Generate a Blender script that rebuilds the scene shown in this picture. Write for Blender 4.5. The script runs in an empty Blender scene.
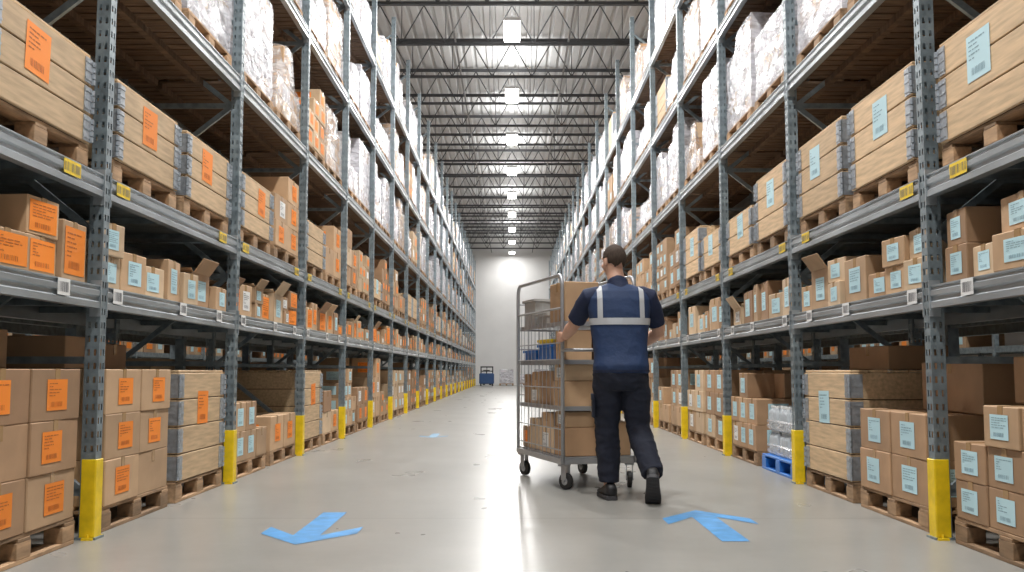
import bpy, bmesh, math, random
from mathutils import Vector, Matrix, noise
from mathutils.bvhtree import BVHTree
R=random.Random(7)
C=bpy.context.scene.collection
PI=math.pi
try: bpy.context.scene.view_settings.view_transform='Standard'
except Exception as ex: print(ex)
# ------------------------------------------------------------------ materials
def newmat(name):
    m=bpy.data.materials.new(name); m.use_nodes=True
    nt=m.node_tree; b=nt.nodes['Principled BSDF']; return m,nt,b
def simple(name,col,rough=.5,metal=0,spec=None,emit=None,es=0,noise_amt=0,nscale=8,stretch=(1,1,1),rnd=0,bump=0,bscale=40,coat=0,alpha=None,coords='Object'):
    m,nt,b=newmat(name)
    b.inputs['Base Color'].default_value=(*col,1); b.inputs['Roughness'].default_value=rough; b.inputs['Metallic'].default_value=metal
    if coat: b.inputs['Coat Weight'].default_value=coat; b.inputs['Coat Roughness'].default_value=.15
    if emit: b.inputs['Emission Color'].default_value=(*emit,1); b.inputs['Emission Strength'].default_value=es
    L=nt.links
    tc=nt.nodes.new('ShaderNodeTexCoord'); mp=nt.nodes.new('ShaderNodeMapping'); mp.inputs['Scale'].default_value=stretch
    L.new(tc.outputs[coords],mp.inputs['Vector'])
    if noise_amt or rnd:
        hsv=nt.nodes.new('ShaderNodeHueSaturation'); hsv.inputs['Color'].default_value=(*col,1)
        n=nt.nodes.new('ShaderNodeTexNoise'); n.inputs['Scale'].default_value=nscale; n.inputs['Detail'].default_value=5
        L.new(mp.outputs[0],n.inputs['Vector'])
        r=nt.nodes.new('ShaderNodeMapRange'); r.inputs['From Min'].default_value=.3; r.inputs['From Max'].default_value=.7
        r.inputs['To Min'].default_value=1-noise_amt; r.inputs['To Max'].default_value=1+noise_amt
        L.new(n.outputs['Fac'],r.inputs['Value'])
        oi=nt.nodes.new('ShaderNodeObjectInfo'); r2=nt.nodes.new('ShaderNodeMapRange')
        r2.inputs['To Min'].default_value=1-rnd; r2.inputs['To Max'].default_value=1+rnd
        L.new(oi.outputs['Random'],r2.inputs['Value'])
        mu=nt.nodes.new('ShaderNodeMath'); mu.operation='MULTIPLY'
        L.new(r.outputs[0],mu.inputs[0]); L.new(r2.outputs[0],mu.inputs[1]); L.new(mu.outputs[0],hsv.inputs['Value'])
        L.new(hsv.outputs[0],b.inputs['Base Color'])
    if alpha:
        n3=nt.nodes.new('ShaderNodeTexNoise'); n3.inputs['Scale'].default_value=5; n3.inputs['Detail'].default_value=5; n3.inputs['Distortion'].default_value=1.2
        mp3=nt.nodes.new('ShaderNodeMapping'); mp3.inputs['Scale'].default_value=(1,1,2.5); L.new(tc.outputs['Object'],mp3.inputs['Vector']); L.new(mp3.outputs[0],n3.inputs['Vector'])
        r3=nt.nodes.new('ShaderNodeMapRange'); r3.inputs['From Min'].default_value=.35; r3.inputs['From Max'].default_value=.65; r3.inputs['To Min'].default_value=alpha[0]; r3.inputs['To Max'].default_value=alpha[1]
        L.new(n3.outputs['Fac'],r3.inputs['Value']); L.new(r3.outputs[0],b.inputs['Alpha'])
    if bump:
        n2=nt.nodes.new('ShaderNodeTexNoise'); n2.inputs['Scale'].default_value=bscale; n2.inputs['Detail'].default_value=4
        L.new(mp.outputs[0],n2.inputs['Vector'])
        bp=nt.nodes.new('ShaderNodeBump'); bp.inputs['Strength'].default_value=bump; bp.inputs['Distance'].default_value=.02
        L.new(n2.outputs['Fac'],bp.inputs['Height']); L.new(bp.outputs[0],b.inputs['Normal'])
    return m
TONES={'brown':(.385,.235,.13),'tan':(.49,.32,.185),'dark':(.30,.175,.095),'pale':(.59,.43,.275)}
TN=list(TONES)
MT={k:simple('cardboard '+k,c,.75,noise_amt=.10,nscale=6,rnd=.18) for k,c in TONES.items()}
M_tape=simple('tape',(.40,.25,.12),.25)
M_or=simple('orange paper',(.93,.26,.02),.6,rnd=.08)
M_cy=simple('pale blue paper',(.50,.72,.78),.6,rnd=.08)
M_wh=simple('white paper',(.8,.8,.78),.6)
M_ink=simple('ink',(.12,.12,.13),.6)
M_inko=simple('ink on orange',(.48,.13,.015),.6)
M_inkc=simple('ink on blue',(.22,.36,.42),.6)
M_wood=simple('pallet wood',(.34,.215,.12),.8,noise_amt=.35,nscale=5,stretch=(6,1,6),rnd=.3)
M_wooddk=simple('deck wood',(.15,.092,.055),.8,noise_amt=.4,nscale=4,stretch=(1,7,1))
M_crate=simple('pale pine',(.60,.425,.25),.65,noise_amt=.20,nscale=5,stretch=(8,.8,9),rnd=.18)
M_zinc=simple('zinc bracket',(.40,.44,.48),.4,.55,noise_amt=.2,nscale=30)
M_steel=simple('galvanised steel',(.23,.28,.305),.42,.4,noise_amt=.28,nscale=14,bump=.05)
M_beam=simple('galvanised beam',(.40,.44,.465),.34,.55,noise_amt=.2,nscale=10,stretch=(1,.2,1))
M_yel=simple('yellow paint',(.86,.60,.01),.45,noise_amt=.15,nscale=12)
M_filmA=simple('stretch film white',(.76,.76,.81),.22,noise_amt=.12,nscale=5,stretch=(1,1,3),rnd=.12,bump=.7,bscale=14,coat=.6,alpha=(.35,.95))
M_filmB=simple('stretch film clear',(.80,.79,.80),.22,noise_amt=.12,nscale=5,stretch=(1,1,3),rnd=.1,bump=.7,bscale=14,coat=.6,alpha=(.12,.70))
M_cartw=simple('white cardboard',(.56,.54,.56),.7,noise_amt=.08,rnd=.15)
M_truss=simple('dark truss steel',(.07,.073,.078),.6)
M_roof=simple('roof deck',(.58,.59,.59),.6,noise_amt=.08,nscale=.6)
M_wall=simple('white wall panel',(.84,.84,.83),.6,noise_amt=.03,nscale=1)
M_black=simple('black rubber',(.015,.015,.016),.6)
M_arrow=simple('blue floor paint',(.07,.28,.58),.45,noise_amt=.25,nscale=9)
M_arrow2=simple('worn blue floor paint',(.17,.32,.46),.45,noise_amt=.25,nscale=9)
M_bluepl=simple('blue plastic',(.02,.16,.52),.4)
M_bluedk=simple('dark blue machine paint',(.02,.07,.2),.4)
M_lamp=simple('lamp housing',(.6,.6,.6),.4)
M_emit=simple('lamp diffuser',(1,1,1),.5,emit=(1,.98,.95),es=18)
M_bottle=simple('clear bottle plastic',(.48,.52,.55),.15,coat=.5)
M_pipe=simple('grey sprinkler pipe',(.22,.22,.22),.5)
M_wire=simple('zinc wire',(.38,.39,.41),.35,.5)
M_seam_fill=simple('carton seam and dark fill',(.12,.07,.04),.9)  # flap seams, also the dark fill inside crates and open cartons
def floor_mat():
    m,nt,b=newmat('polished concrete'); L=nt.links
    tc=nt.nodes.new('ShaderNodeTexCoord')
    def N(s,d,sc=(1,1,1)):
        mp=nt.nodes.new('ShaderNodeMapping'); mp.inputs['Scale'].default_value=sc; L.new(tc.outputs['Object'],mp.inputs['Vector'])
        n=nt.nodes.new('ShaderNodeTexNoise'); n.inputs['Scale'].default_value=s; n.inputs['Detail'].default_value=d; n.inputs['Roughness'].default_value=.62
        L.new(mp.outputs[0],n.inputs['Vector']); return n.outputs['Fac']
    cr=nt.nodes.new('ShaderNodeValToRGB'); cr.color_ramp.elements[0].position=.28; cr.color_ramp.elements[0].color=(.265,.26,.24,1)
    cr.color_ramp.elements[1].position=.72; cr.color_ramp.elements[1].color=(.335,.328,.305,1)
    L.new(N(.9,9),cr.inputs['Fac'])
    mx=nt.nodes.new('ShaderNodeMixRGB'); mx.blend_type='MULTIPLY'; mx.inputs['Fac'].default_value=.15
    cr2=nt.nodes.new('ShaderNodeValToRGB'); cr2.color_ramp.elements[0].position=.25; cr2.color_ramp.elements[0].color=(.6,.6,.6,1); cr2.color_ramp.elements[1].position=.75
    L.new(N(11,7),cr2.inputs['Fac']); L.new(cr.outputs[0],mx.inputs[1]); L.new(cr2.outputs[0],mx.inputs[2])
    sp=nt.nodes.new('ShaderNodeSeparateXYZ'); L.new(tc.outputs['Object'],sp.inputs[0])
    def M(op,a,bv):
        n=nt.nodes.new('ShaderNodeMath'); n.operation=op
        if hasattr(a,'node'): L.new(a,n.inputs[0])
        else: n.inputs[0].default_value=a
        if hasattr(bv,'node'): L.new(bv,n.inputs[1])
        else: n.inputs[1].default_value=bv
        return n.outputs[0]
    yy=M('ADD',sp.outputs['Y'],-6.3+60); md=M('MODULO',yy,6.0); j=M('LESS_THAN',md,.012)
    mx2=nt.nodes.new('ShaderNodeMixRGB'); mx2.inputs[2].default_value=(.12,.115,.105,1)
    L.new(j,mx2.inputs['Fac']); L.new(mx.outputs[0],mx2.inputs[1]); L.new(mx2.outputs[0],b.inputs['Base Color'])
    r=nt.nodes.new('ShaderNodeMapRange'); r.inputs['From Min'].default_value=.3; r.inputs['From Max'].default_value=.7
    r.inputs['To Min'].default_value=.27; r.inputs['To Max'].default_value=.31
    L.new(N(1.6,3,(1,.5,1)),r.inputs['Value']); L.new(r.outputs[0],b.inputs['Roughness'])
    b.inputs['Specular IOR Level'].default_value=.38
    return m
M_floor=floor_mat()
# ------------------------------------------------------------------ mesh builder
class MB:
    def __init__(s): s.v=[]; s.f=[]; s.m=[]
    def quad(s,p,m=0):
        i=len(s.v); s.v+=[tuple(q) for q in p]; s.f.append(tuple(range(i,i+len(p)))); s.m.append(m)
    def box(s,c,d,m=0,rot=None,skip_bottom=False):
        hx,hy,hz=d[0]/2,d[1]/2,d[2]/2; i=len(s.v)
        for a in ((-1,-1,-1),(1,-1,-1),(1,1,-1),(-1,1,-1),(-1,-1,1),(1,-1,1),(1,1,1),(-1,1,1)):
            p=Vector((a[0]*hx,a[1]*hy,a[2]*hz))
            if rot is not None: p=rot@p
            s.v.append((p.x+c[0],p.y+c[1],p.z+c[2]))
        F=[(4,5,6,7),(0,1,5,4),(1,2,6,5),(2,3,7,6),(3,0,4,7)]
        if not skip_bottom: F.append((3,2,1,0))
        for q in F: s.f.append(tuple(i+k for k in q)); s.m.append(m)
    def cbox(s,c,d,ch=.004,m=0,rot=None):
        h=Vector(d)/2; idx={}
        for a in (-1,1):
            for b in (-1,1):
                for e in (-1,1):
                    for k in range(3):
                        p=Vector((a*(h.x-(ch if k!=0 else 0)),b*(h.y-(ch if k!=1 else 0)),e*(h.z-(ch if k!=2 else 0))))
                        if rot is not None: p=rot@p
                        idx[(a,b,e,k)]=len(s.v); s.v.append((p.x+c[0],p.y+c[1],p.z+c[2]))
        def add(l): s.f.append(tuple(idx[q] for q in l)); s.m.append(m)
        for t in (-1,1):
            o=[(-1,-1),(1,-1),(1,1),(-1,1)]
            if t<0: o=o[::-1]
            add([(t,b,e,0) for b,e in o]); add([(e,t,b,1) for b,e in o]); add([(b,e,t,2) for b,e in o])
        def fixn(l):
            ps=[Vector(s.v[idx[q]])-Vector(c) for q in l]; n=(ps[1]-ps[0]).cross(ps[2]-ps[0]); ce=sum(ps,Vector())
            add(l if n.dot(ce)>0 else l[::-1])
        for a in (-1,1):
            for b in (-1,1):
                fixn([(a,b,-1,0),(a,b,1,0),(a,b,1,1),(a,b,-1,1)])
                fixn([(a,-1,b,0),(a,1,b,0),(a,1,b,2),(a,-1,b,2)])
                fixn([(-1,a,b,1),(1,a,b,1),(1,a,b,2),(-1,a,b,2)])
                for e in (-1,1): fixn([(a,b,e,0),(a,b,e,1),(a,b,e,2)])
    def tube(s,pts,r,n=8,m=0,caps=True,closed=False):
        pts=[Vector(p) for p in pts]; N=len(pts); rr=r if isinstance(r,(list,tuple)) else [r]*N
        i0=len(s.v); up=None
        for k,p in enumerate(pts):
            if closed: t=(pts[(k+1)%N]-pts[k-1]).normalized()
            elif k==0: t=(pts[1]-p).normalized()
            elif k==N-1: t=(p-pts[k-1]).normalized()
            else: t=((pts[k+1]-p).normalized()+(p-pts[k-1]).normalized()).normalized()
            if up is None: up=Vector((0,0,1)) if abs(t.z)<.9 else Vector((1,0,0))
            a=t.cross(up)
            if a.length<1e-4: a=t.cross(Vector((0,1,0)))
            a.normalize(); b=a.cross(t).normalized(); up=b
            for j in range(n):
                q=p+(a*math.cos(2*PI*j/n)+b*math.sin(2*PI*j/n))*rr[k]; s.v.append(tuple(q))
        for k in range(N if closed else N-1):
            k2=(k+1)%N
            for j in range(n):
                s.f.append((i0+k*n+j,i0+k*n+(j+1)%n,i0+k2*n+(j+1)%n,i0+k2*n+j)); s.m.append(m)
        if caps and not closed:
            s.f.append(tuple(i0+j for j in range(n))); s.m.append(m)
            s.f.append(tuple(i0+(N-1)*n+j for j in range(n))[::-1]); s.m.append(m)
    def rings(s,rings,m=0):
        n=len(rings[0]); i0=len(s.v)
        for r in rings: s.v+=[tuple(p) for p in r]
        for k in range(len(rings)-1):
            for j in range(n):
                s.f.append((i0+k*n+j,i0+k*n+(j+1)%n,i0+(k+1)*n+(j+1)%n,i0+(k+1)*n+j)); s.m.append(m)
        s.f.append(tuple(i0+j for j in range(n))[::-1]); s.m.append(m)
        s.f.append(tuple(i0+(len(rings)-1)*n+j for j in range(n))); s.m.append(m)
    def ball(s,c,r,n=14,m=0,mat=None):
        rr=Vector(r) if not isinstance(r,(int,float)) else Vector((r,r,r)); R_=[]
        for i in range(n+1):
            th=PI*(i if 0<i<n else (.04 if i==0 else n-.04))/n; ring=[]
            for j in range(n):
                p=Vector((rr.x*math.sin(th)*math.cos(2*PI*j/n),rr.y*math.sin(th)*math.sin(2*PI*j/n),-rr.z*math.cos(th)))
                if mat is not None: p=mat@p
                ring.append(p+Vector(c))
            R_.append(ring)
        s.rings(R_,m)
    def mesh(s,name,mats,smooth=False,recalc=True):
        me=bpy.data.meshes.new(name); me.from_pydata(s.v,[],s.f)
        if not isinstance(mats,(list,tuple)): mats=[mats]
        for q in mats: me.materials.append(q)
        if any(s.m): me.polygons.foreach_set('material_index',s.m)
        if recalc:
            b=bmesh.new(); b.from_mesh(me); bmesh.ops.recalc_face_normals(b,faces=b.faces); b.to_mesh(me); b.free()
        if smooth: me.polygons.foreach_set('use_smooth',[True]*len(me.polygons))
        me.update(); return me
    def build(s,name,mats,parent=None,loc=(0,0,0),smooth=False,recalc=True):
        return ob(name,s.mesh(name,mats,smooth,recalc),parent,loc)
def ob(name,me,parent=None,loc=(0,0,0),rot=(0,0,0)):
    o=bpy.data.objects.new(name,me); C.objects.link(o); o.location=loc; o.rotation_euler=rot
    if parent: o.parent=parent
    return o
def tag(o,label=None,cat=None,group=None,kind=None):
    if label: o['label']=label
    if cat: o['category']=cat
    if group: o['group']=group
    if kind: o['kind']=kind
    return o
ORD=['nearest','second','third','fourth','fifth','sixth','seventh','eighth','ninth','tenth','eleventh','twelfth','thirteenth','fourteenth','fifteenth','sixteenth','seventeenth','eighteenth','nineteenth','twentieth','twenty-first','twenty-second','twenty-third']
SIDE={-1:'left',1:'right'}
XS={-1:2.27,1:2.305}; Y0=2.85; BP=2.7; NB=22
LV=[1.38,2.0,3.37,4.74,6.1]
YE=Y0+BP*NB; YW=66.0
# ------------------------------------------------------------------ room
b=MB(); b.box((0,29,-.1),(26,76,.2)); tag(b.build('floor',M_floor),kind='structure')
b=MB(); x=-13
prof=[]
while x<13: prof+=[(x,9.75),(x+.17,9.75),(x+.2,9.81),(x+.27,9.81)]; x+=.3
for i in range(len(prof)-1):
    (a,za),(c,zc)=prof[i],prof[i+1]; b.quad([(a,-9,za),(c,-9,zc),(c,YW,zc),(a,YW,za)])
b.box((0,(YW-9)/2,9.95),(26,YW+9,.1)); tag(b.build('ceiling',M_roof,recalc=False),kind='structure')
b=MB()
xx=-13
while xx<13: b.box((xx+.49,YW+.1,4.95),(.98,.2,9.9)); b.box((xx+.99,YW+.115,4.95),(.02,.2,9.9)); xx+=1
tag(b.build('wall_far',M_wall),kind='structure')
for s in (-1,1):
    b=MB(); b.box((s*13.1,29,4.95),(.2,76,9.9)); tag(b.build('wall_'+SIDE[s],M_wall),kind='structure')
# ------------------------------------------------------------------ trusses
def mk_truss():
    t=MB(); t.box((0,0,9.66),(25.5,.07,.04)); t.box((0,0,9.62),(25.5,.02,.06))
    c=MB(); c.box((0,0,8.64),(25.5,.07,.035)); c.box((0,0,8.67),(25.5,.02,.05))
    w=MB(); n=24; dx=25.2/n
    for i in range(n):
        x0=-12.6+i*dx; w.tube([(x0,0,9.6),(x0+dx/2,0,8.66)],.016,5); w.tube([(x0+dx/2,0,8.66),(x0+dx,0,9.6)],.016,5)
        w.tube([(x0+dx/2,0,9.6),(x0+dx/2,0,8.66)],.010,5)
    return [(n_,q.mesh(n_,M_truss)) for n_,q in (('top_chord',t),('bottom_chord',c),('web',w))]
TR=mk_truss(); ty=2.0; k=0
while ty<YW-1:
    e=ob('roof_truss',None,None,(0,ty,0)); tag(e,'dark steel open-web roof truss spanning the ceiling, %s from the camera'%ORD[min(k,22)] if k<=22 else 'dark steel open-web roof truss close to the far white wall','truss','roof trusses')
    for n_,me in TR: ob(n_,me,e)
    ty+=2.65; k+=1
for xx in (-1.35,1.35):
    b=MB(); b.tube([(xx,-6,8.76),(xx,YW,8.76)],.025,8)
    tag(b.build('sprinkler_pipe',M_pipe),'thin dark pipe running the aisle length under the trusses, %s of the lamps'%('left' if xx<0 else 'right'),'pipe','ceiling pipes')
# ------------------------------------------------------------------ lamps
hm=MB(); hm.cbox((0,0,.05),(.40,1.42,.08),.01); hm.box((0,0,.11),(.16,.5,.05)); HM=hm.mesh('housing',M_lamp)
dm=MB(); dm.box((0,0,0),(.35,1.36,.02)); DM=dm.mesh('diffuser',M_emit)
cm=MB()
for sy in (-.6,.6): cm.tube([(0,sy,.08),(0,sy,.30)],.006,5)
CM=cm.mesh('hanger',M_truss)
def area(e,P,z,up=False,sx=.35,sy=1.36):
    l=bpy.data.lights.new('lamp','AREA'); l.shape='RECTANGLE'; l.size=sx; l.size_y=sy; l.energy=P; l.color=(1,.985,.965)
    o=bpy.data.objects.new('bulb_or_uplight',l); C.objects.link(o); o.parent=e; o.location=(0,0,z)
    if up: o.rotation_euler=(PI,0,0)
def lamp(x,y,P,label,group):
    e=ob('ceiling_light',None,None,(x,y,8.54)); tag(e,label,'ceiling light',group)
    ob('housing',HM,e); ob('diffuser',DM,e); ob('hanger',CM,e)
    area(e,P,-.02); area(e,P*.19,.15,True)  # panel's own downlight, then an added upward light to brighten the roof
LY=[22+5.3*i for i in range(-4,9)]
for i,y in enumerate(LY):
    j=i-4
    lab='bright ceiling light panel over the aisle, %s in the row from the top'%ORD[j] if j>=0 else 'bright ceiling light panel over the aisle, high above the camera, number %s back'%ORD[-j]
    lamp(0,y,380 if y<25 else (290 if y<50 else (230 if y<62 else 80)),lab,'ceiling lights over the aisle')
for s in (-1,1):
    for i in range(6):
        lamp(s*6.9,5+9.5*i,340,'ceiling light panel over the neighbouring %s aisle, %s along'%(SIDE[s],ORD[i]),'ceiling lights over the side aisles')
# ------------------------------------------------------------------ racks
def post_mesh(H):
    b=MB(); W=.08; D=.08
    def face(o,u,w,rows,cols_h):
        pitch=.075; n=int(H/pitch)
        xs=[0]
        for (a,c) in cols_h: xs+=[a,c]
        xs.append(w)
        for r in range(n):
            z0=r*pitch; z1=z0+.020; z2=z0+.055; z3=z0+pitch
            for (za,zb,hole) in ((z0,z1,0),(z1,z2,1),(z2,z3,0)):
                if not hole: b.quad([Vector(o)+Vector((0,0,za)),Vector(o)+Vector(u)*w+Vector((0,0,za)),Vector(o)+Vector(u)*w+Vector((0,0,zb)),Vector(o)+Vector((0,0,zb))])
                else:
                    for k in range(len(xs)-1):
                        if k%2==1: continue
                        b.quad([Vector(o)+Vector(u)*xs[k]+Vector((0,0,za)),Vector(o)+Vector(u)*xs[k+1]+Vector((0,0,za)),Vector(o)+Vector(u)*xs[k+1]+Vector((0,0,zb)),Vector(o)+Vector(u)*xs[k]+Vector((0,0,zb))])
    two=[(.014,.030),(.050,.066)]; one=[(.014,.029),(.051,.066)]
    face((-W/2,-D/2,0),(1,0,0),W,0,one); face((W/2,D/2,0),(-1,0,0),W,0,one)
    face((W/2,-D/2,0),(0,1,0),D,0,two); face((-W/2,D/2,0),(0,-1,0),D,0,two)
    b.box((0,0,.006),(.12,.12,.012)); b.quad([(-W/2,-D/2,H-.02),(W/2,-D/2,H-.02),(W/2,D/2,H-.02),(-W/2,D/2,H-.02)])
    return b.mesh('post',M_steel,recalc=False)
PH=7.8; POST=post_mesh(PH)
DX=.98
def brace_mesh():
    b=MB(); z=.25; k=0
    while z<PH-.5:
        z2=z+.72
        b.box((DX/2,0,z),(DX-.08,.03,.04))
        a=(0.04,0,z) if k%2==0 else (DX-.04,0,z); c=(DX-.04,0,z2) if k%2==0 else (.04,0,z2)
        d=Vector(c)-Vector(a); rot=Vector((1,0,0)).rotation_difference(d).to_matrix()
        b.box((Vector(a)+Vector(c))/2,(d.length,.03,.04),rot=rot); z=z2; k+=1
    return b.mesh('bracing',M_steel)
BR=brace_mesh()
def beam_mesh():
    L=BP-.08; b=MB(); h=.125
    pr=[(-.025,-h),(.025,-h),(.025,-.092),(.014,-.084),(.014,-.064),(.025,-.056),(.025,-.030),(.016,-.024),(.016,-.012),(.025,-.006),(.025,0),(-.025,0),(-.025,-.006),(-.016,-.012),(-.016,-.024),(-.025,-.030),(-.025,-.056),(-.014,-.064),(-.014,-.084),(-.025,-.092)]
    r=[[(x,sy*L/2,z) for x,z in pr] for sy in (-1,1)]
    b.rings(r)
    for sy in (-1,1): b.box((0,sy*(L/2-.004),-.07),(.062,.008,.2))
    return b.mesh('beam',M_beam)
BEAM=beam_mesh()
def deck_mesh(kind):
    b=MB(); L=BP-.1
    if kind=='wood':
        n=20; p=L/n
        for i in range(n): b.box((DX/2,-L/2+p*(i+.5),-.018),(DX-.06,p*.8,.02))
        for xx in (.3,.68): b.box((xx,0,-.055),(.05,L,.05))
        return b.mesh('deck',M_wooddk)
    for i in range(9): b.box((DX/2,-L/2+(L/9)*(i+.5),-.018),(DX-.06,L/9-.006,.02))
    for yy in (-.8,0,.8): b.box((DX/2,yy,-.05),(DX-.06,.04,.04))
    return b.mesh('deck',M_steel)
DK={'wood':deck_mesh('wood'),'steel':deck_mesh('steel')}
def tagmesh(s,mats,w,h,seed):
    r=random.Random(seed); b=MB(); 
    b.quad([(-s*.001,-w/2,-h/2),(-s*.001,w/2,-h/2),(-s*.001,w/2,h/2),(-s*.001,-w/2,h/2)],0)
    y=-w/2+.01
    while y<w/2-.012:
        d=r.choice((.003,.005,.008)); b.quad([(-s*.0018,y,-h*.3),(-s*.0018,y+d,-h*.3),(-s*.0018,y+d,h*.3),(-s*.0018,y,h*.3)],1); y+=d+r.choice((.003,.006,.01))
    return b.mesh('location_label',mats,recalc=False)
for s in (-1,1):
    e=ob('pallet_rack',None,None,(s*(XS[s]+.04),Y0,0))
    tag(e,'tall grey steel pallet rack loaded with cartons along the %s side of the aisle'%SIDE[s],'rack','pallet racks beside the aisle')
    TG=[tagmesh(s,[M_wh,M_ink],.14,.085,1),tagmesh(s,[M_yel,M_ink],.2,.075,2)]
    sb=MB(); sd=MB()
    for k in range(NB+1):
        ob('post',POST,e,(0,k*BP,0)); ob('post',POST,e,(s*DX,k*BP,0))
        o=ob('bracing',BR,e,(0,k*BP,0)); 
        if s<0: o.rotation_euler=(0,0,PI)
    for k in range(NB):
        yc=(k+.5)*BP
        for li,z in enumerate(LV):
            if k<20:
                o=ob('beam',BEAM,e,(-s*.012,yc,z))
                d=ob('deck',DK['steel' if li<2 else 'wood'],e,(0,yc,z))
                if s<0: d.rotation_euler=(0,0,PI)
                if k<10 and li<2:
                    for yy in ((-1.15,.0,.85) if li==0 else (-1.12,.9)):
                        ob('location_label',TG[li],o,(-s*.0265,yy,-.045 if li else -.044))
            else:
                sb.box((-s*.012,yc,z-.06),(.05,BP-.09,.12)); sd.box((s*DX/2,yc,z-.018),(DX-.06,BP-.1,.02))
            sb.box((s*DX,yc,z-.06),(.05,BP-.09,.12))
    tag(sb.build('beam',M_beam,e),kind='stuff'); tag(sd.build('deck',M_wooddk,e),kind='stuff')
    for xb,nm in ((3.62,'standing back to back behind the %s aisle rack'),(9.2,'across the neighbouring %s aisle')):
        b=MB()
        for k in range(NB+1):
            for dx in (0,DX): b.box((s*(xb+dx),Y0+k*BP,PH/2),(.09,.09,PH))
        for z in LV:
            for dx in (0,DX): b.box((s*(xb+dx),(Y0+YE)/2,z-.06),(.05,YE-Y0,.12))
            b.box((s*(xb+DX/2),(Y0+YE)/2,z-.018),(DX-.06,YE-Y0,.02),1)
        o=b.build('pallet_rack',[M_steel,M_wooddk]); tag(o,'grey steel pallet rack '+nm%SIDE[s],'rack','pallet racks behind')
def guard(s):
    b=MB(); h=.43
    b.cbox((-s*.045,0,h/2),(.008,.094,h),.003); 
    for sy in (-1,1): b.cbox((-s*.006,sy*.045,h/2),(.078,.008,h),.003)
    p=MB(); p.box((-s*.02,0,.006),(.06,.03,.012)); p.tube([(-s*.02,0,.0),(-s*.02,0,.03)],.007,6)
    return b.mesh('guard_shell',M_yel),p.mesh('foot_plate',M_yel)
for s in (-1,1):
    g,p=guard(s)
    for k in range(NB+1):
        e=ob('post_guard',None,None,(s*(XS[s]+.04),Y0+k*BP,0))
        tag(e,'yellow steel guard around the foot of the %s upright, %s rack'%(ORD[k] if k<23 else 'last',SIDE[s]),'post guard','yellow post guards')
        ob('guard_shell',g,e); 
        if k<8:
            for sy in (-.062,.062): ob('foot_plate',p,e,(0,sy,0))
# ------------------------------------------------------------------ goods prototypes
cache={}
def sticker_mesh(w,h,col,dr,seed):
    key=('st',round(w,2),round(h,2),col,dr,seed)
    if key in cache: return cache[key]
    r=random.Random(seed); b=MB()
    def mp(u,v,n): return {'px':(n,u,v),'nx':(-n,-u,v),'ny':(u,-n,v)}[dr]
    def q(u0,u1,v0,v1,n,m): b.quad([mp(u0,v0,n),mp(u1,v0,n),mp(u1,v1,n),mp(u0,v1,n)],m)
    q(-w/2,w/2,-h/2,h/2,.0015,0)
    v=h/2-.12*h
    while v>-h*.10:
        t=.03*h; u=-w*.4
        while u<w*.35:
            l=r.uniform(.05,.2)*w; q(u,min(u+l,w*.42),v-t,v,.0025,1); u+=l+.03*w
            if r.random()<.25: break
        v-=t*3.2
    u=-w*.3
    while u<w*.25:
        l=r.choice((.008,.014,.024))*w; q(u,u+l,-h*.38,-h*.22,.0025,1); u+=l+r.choice((.014,.028))*w
    me=b.mesh('sticker',[{'orange':M_or,'blue':M_cy,'white':M_wh}[col],{'orange':M_inko,'blue':M_inkc,'white':M_ink}[col]],recalc=False)
    cache[key]=me; return me
def carton_mesh(dx,dy,h,tone,op):
    key=('c',dx,dy,h,tone,op)
    if key in cache: return cache[key]
    b=MB()
    if not op:
        b.cbox((0,0,h/2),(dx,dy,h),.005)
        b.box((0,0,h),(.004,dy-.02,.0012),1)
    else:
        t=.006
        b.box((0,0,t/2),(dx,dy,t)); 
        for q in (-1,1):
            b.box((q*(dx/2-t/2),0,h/2),(t,dy,h)); b.box((0,q*(dy/2-t/2),h/2),(dx,t,h))
            fl=min(dx,dy)*.36
            ro=Matrix.Rotation(q*math.radians(35),3,'Y'); b.box((q*(dx/2+fl*.29),0,h+fl*.40),(t,dy-.01,fl),0,ro)
            ro=Matrix.Rotation(-q*math.radians(60),3,'X'); b.box((0,q*(dy/2+fl*.1),h+.02),(dx-.01,t,fl*.4),0,ro)
        b.box((0,0,h*.35),(dx-.02,dy-.02,h*.6),1)  # dark block filling the lower part of the open carton
    me=b.mesh('carton',[MT[tone],M_seam_fill])
    cache[key]=me; return me
def tape_mesh(dx,dy,h):
    key=('t',dx,dy,h)
    if key in cache: return cache[key]
    b=MB(); b.box((0,0,h+.0015),(dx+.004,.05,.0016))
    for q in (-1,1): b.box((q*(dx/2+.0015),0,h-.035),(.0016,.05,.07))
    me=b.mesh('packing_tape',M_tape); cache[key]=me; return me
PL=1.10
def pallet_meshes(col):
    key=('p',col)
    if key in cache: return cache[key]
    m={'wood':M_wood,'blue':M_bluepl}[col]; W=.9; L=PL
    d=MB()
    for i in range(6): d.cbox((-W/2+.065+i*(W-.13)/5,0,.13),(.12,L,.02),.003)
    for yy in (-L/2+.06,0,L/2-.06): d.cbox((0,yy,.111),(W,.12,.018),.002)
    r=MB(); r.cbox((0,0,.011),(.1,L,.022),.003)
    for yy in (-L/2+.07,0,L/2-.07): r.cbox((0,yy,.062),(.1,.14,.08),.003)
    one=MB(); one.v+=d.v; one.f+=d.f; one.m+=d.m
    for xx in (-.4,0,.4):
        i=len(one.v); one.v+=[(a+xx,b_,c) for a,b_,c in r.v]; one.f+=[tuple(i+q for q in f) for f in r.f]; one.m+=r.m
    res=(d.mesh('deck_boards',m),r.mesh('bearer',m),one.mesh('wooden_pallet',m)); cache[key]=res; return res
SP=MB()
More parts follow.
